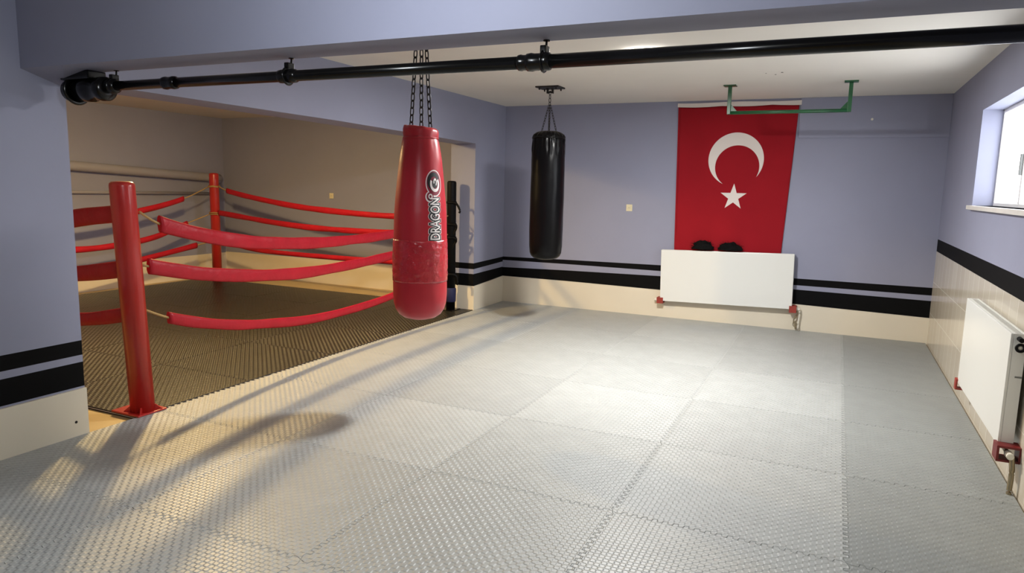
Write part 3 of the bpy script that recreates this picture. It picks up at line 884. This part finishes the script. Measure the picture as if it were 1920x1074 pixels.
# crescent (horns down)
bm = bmesh.new()
oc, orr = Vector((.772, 1.862)), .298
ic, irr = Vector((.790, 1.782)), .238
def ang_hits():
    hits = []
    prev = None
    for k in range(7201):
        a = 2 * PI * k / 7200
        p = oc + Vector((math.cos(a), math.sin(a))) * orr
        s = (p - ic).length - irr
        if prev is not None and (s < 0) != (prev < 0): hits.append(a)
        prev = s
    return hits
h_ = ang_hits()   # two horn angles in the lower half
a_left, a_right = h_[0], h_[1]
n = 64
op, ip = [], []
start, end = a_right, a_left + 2 * PI
pl = oc + Vector((math.cos(start), math.sin(start))) * orr; pr = oc + Vector((math.cos(end), math.sin(end))) * orr
ia0 = math.atan2(pl.y - ic.y, pl.x - ic.x); ia1 = math.atan2(pr.y - ic.y, pr.x - ic.x)
while ia1 < ia0: ia1 += 2 * PI
for k in range(n + 1):
    a = start + (end - start) * k / n; op.append(bm.verts.new((oc.x + orr * math.cos(a), 0, oc.y + orr * math.sin(a))))
    b = ia0 + (ia1 - ia0) * k / n; ip.append(bm.verts.new((ic.x + irr * math.cos(b), 0, ic.y + irr * math.sin(b))))
for k in range(n): bm.faces.new((op[k], op[k + 1], ip[k + 1], ip[k]))
bmesh.ops.remove_doubles(bm, verts=bm.verts[:], dist=.0005)
tag(obj('crescent', put_on_cloth(bm, .0035), FLAGWHT, flag), 'white crescent with horns pointing down')
bm = bmesh.new()
sc, sr = Vector((.773, 1.445)), .153
pts = []
for k in range(10):
    a = PI / 2 + k * PI / 5; r = sr if k % 2 == 0 else sr * .382
    pts.append(bm.verts.new((sc.x + r * math.cos(a) * .97, 0, sc.y + r * math.sin(a))))
cv = bm.verts.new((sc.x, 0, sc.y))
for k in range(10): bm.faces.new((cv, pts[k], pts[(k + 1) % 10]))
tag(obj('star', put_on_cloth(bm, .0035), FLAGWHT, flag), 'white five pointed star')
# white hem with sagging lower edge
bm = bmesh.new(); rowa, rowb = [], []
for i in range(41):
    s = i / 40; x = .093 + (1.412 - .093) * s
    rowa.append(bm.verts.new((x, YB - .016, 2.492 - .004 * math.sin(s * PI * 3)))); rowb.append(bm.verts.new((x, YB - .020, 2.452 - .010 * abs(math.sin(s * PI * 2.5 + .2)))))
for i in range(40): bm.faces.new((rowa[i], rowb[i], rowb[i + 1], rowa[i + 1]))
bmesh.ops.translate(bm, verts=bm.verts[:], vec=-FO)
o = obj('flag_hem', bm, FLAGWHT, flag); md = o.modifiers.new('thickness', 'SOLIDIFY'); md.thickness = .003; md.offset = 1
bm = bmesh.new()
for z0, z1 in [(2.45, .62)]:
    for s in range(40):
        za = z0 + (z1 - z0) * s / 40; zb = z0 + (z1 - z0) * (s + 1) / 40
        q = [(xl(za) - .012, za), (xl(zb) - .012, zb), (xl(zb) + .002, zb), (xl(za) + .002, za)]
        bm.faces.new([bm.verts.new((x, fcloth(x, z) - .003, z)) for x, z in q])
bmesh.ops.remove_doubles(bm, verts=bm.verts[:], dist=.0005)
bmesh.ops.translate(bm, verts=bm.verts[:], vec=-FO)
obj('side_hem', bm, FLAGRED, flag)

# ------------------------------------------------------------------ pull-up bar
bar = empty('pull_up_bar', (1.35, 4.10, HC), 'dark green metal pull-up bar fixed to the ceiling in front of the flag', 'pull-up bar')
for x in (.82, 1.872):
    d = x - 1.35; s = 1 if d < 0 else -1
    bm = bmesh.new(); add_box(bm, d - .058, d + .058, -.05, .05, -.010, 0, .002); obj('mount_plate', bm, GREENM, bar)
    bm = bmesh.new(); add_box(bm, d - .017, d + .017, -.017, .017, -.272, -.008, .003); obj('upright', bm, GREENM, bar)
    bm = bmesh.new()
    A = [bm.verts.new((d + s * q[0], -.004, q[1])) for q in ((.015, -.255), (.085, -.255), (.015, -.175))]
    B = [bm.verts.new((v.co.x, .004, v.co.z)) for v in A]
    bm.faces.new(A); bm.faces.new(B[::-1])
    for i in range(3): bm.faces.new((A[i], B[i], B[(i + 1) % 3], A[(i + 1) % 3]))
    bmesh.ops.recalc_face_normals(bm, faces=bm.faces[:]); obj('gusset', bm, GREENM, bar)
bm = bmesh.new(); add_cyl(bm, (.82 - 1.35, 0, -.258), (1.872 - 1.35, 0, -.258), .0165, seg=20); obj('grip_bar', bm, GREENM, bar, smooth=True)

# ------------------------------------------------------------------ sockets and small marks
def socket(loc, label, m, name='wall_socket'):
    t = empty(name, loc, label, 'socket')
    obj('face_plate', box(-.037, .037, -.010, 0, -.040, .040, .004), m, t)
    bm = bmesh.new(); add_lathe(bm, [(.020, 0), (.024, 0), (.024, .004), (.020, .004)], seg=24, cap=False)
    bmesh.ops.rotate(bm, verts=bm.verts[:], matrix=Matrix.Rotation(PI / 2, 3, 'X')); bmesh.ops.translate(bm, verts=bm.verts[:], vec=(0, -.0095, 0))
    obj('socket_ring', bm, m, t)
    bm = bmesh.new()
    for dx in (-.008, .008): add_cyl(bm, (dx, -.012, 0), (dx, -.0098, 0), .003, seg=10)
    obj('pin_hole', bm, DOT, t)
socket((-.424, YB, 1.285), 'small cream wall socket on the lavender back wall left of the flag', CREAMPL)
socket((-4.98, RY, 1.305), 'small cream wall socket on the tan wall above the ring ropes', CREAMPL)
bm = bmesh.new(); add_cyl(bm, (2.098, YB - .034, 2.279), (2.098, YB - .020, 2.279), .012, seg=12); tag(obj('wall_plug', bm, WHITEPL), 'small white plug on the back wall right of the flag', 'wall plug')
bm = bmesh.new(); add_cyl(bm, (XL + .017, -.545, .085), (XL + .0195, -.545, .085), .008, seg=12); tag(obj('drill_hole', bm, DOT), 'small dark hole in the cream skirting at lower left', 'hole')
for x, y, r in ((1.33, 3.45, .010), (1.27, 3.55, .007), (1.20, 3.46, .005)):
    bm = bmesh.new(); add_cyl(bm, (x, y, HC - .002), (x, y, HC + .001), r, seg=12)
    tag(obj('drill_hole', bm, DOT), 'small dark screw hole in the white ceiling near the pull-up bar', 'hole', 'screw holes in the ceiling')

# ------------------------------------------------------------------ ceiling lamps
def dome(x, y, h, label, m, r=.17):
    t = empty('ceiling_lamp', (x, y, h), label, 'lamp', 'round ceiling lamps')
    bm = bmesh.new(); add_lathe(bm, [(r * .9, -.006), (r * .9, 0)], seg=40); obj('lamp_base', bm, WHITEPL, t)
    bm = bmesh.new(); add_lathe(bm, [(.004, -.068), (r * .4, -.065), (r * .75, -.052), (r * .93, -.034), (r, -.006)], seg=40); obj('diffuser', bm, m, t)
    return t
dome(.47, 2.22, HC, 'round white ceiling lamp glowing behind the black pipe', LAMPM)
dome(-3.87, 1.80, RH, 'round warm ceiling lamp over the middle of the boxing ring', LAMPW)
def disk(name, loc, size, power, col):
    l = bpy.data.lights.new(name, 'AREA'); l.shape = 'DISK'; l.size = size; l.energy = power; l.color = col
    o = bpy.data.objects.new(name, l); C.objects.link(o); o.location = loc; return o
disk('hall_lamp_light', (.47, 2.22, HC - .075), .28, 140, (1, .985, .965))
def bulb(name, loc, r, power, col):
    l = bpy.data.lights.new(name, 'POINT'); l.energy = power; l.color = col; l.shadow_soft_size = r
    o = bpy.data.objects.new(name, l); C.objects.link(o); o.location = loc; return o
bulb('ring_lamp_glow', (-3.87, 1.80, RH - .15), .085, 120, (1, .69, .29))
disk('ring_lamp_light', (-3.87, 1.80, RH - .075), .17, 115, (1, .69, .29))
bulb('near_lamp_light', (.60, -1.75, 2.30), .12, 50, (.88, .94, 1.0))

# daylight outside the window
w = bpy.data.worlds.new('daylight'); SC.world = w; w.use_nodes = True
w.node_tree.nodes['Background'].inputs['Color'].default_value = (.93, .96, 1, 1)
w.node_tree.nodes['Background'].inputs['Strength'].default_value = 8.0

# ------------------------------------------------------------------ camera
cam = bpy.data.cameras.new('camera'); cam.sensor_width = 36; cam.lens = 24.476
co = bpy.data.objects.new('camera', cam); C.objects.link(co)
r = Vector((.90644939, .4216573, .02355067)); u = Vector((-.0811862, .11926009, .98953819)); f = Vector((-.41443734, .89887828, -.14233598))
co.matrix_world = Matrix(((r.x, u.x, -f.x, 1.84704), (r.y, u.y, -f.y, -3.03318), (r.z, u.z, -f.z, 1.50776), (0, 0, 0, 1)))
SC.camera = co
SC.view_settings.view_transform = 'Standard'; SC.view_settings.look = 'None'
SC.view_settings.exposure = 0; SC.view_settings.gamma = 1
SC.view_settings.use_curve_mapping = False
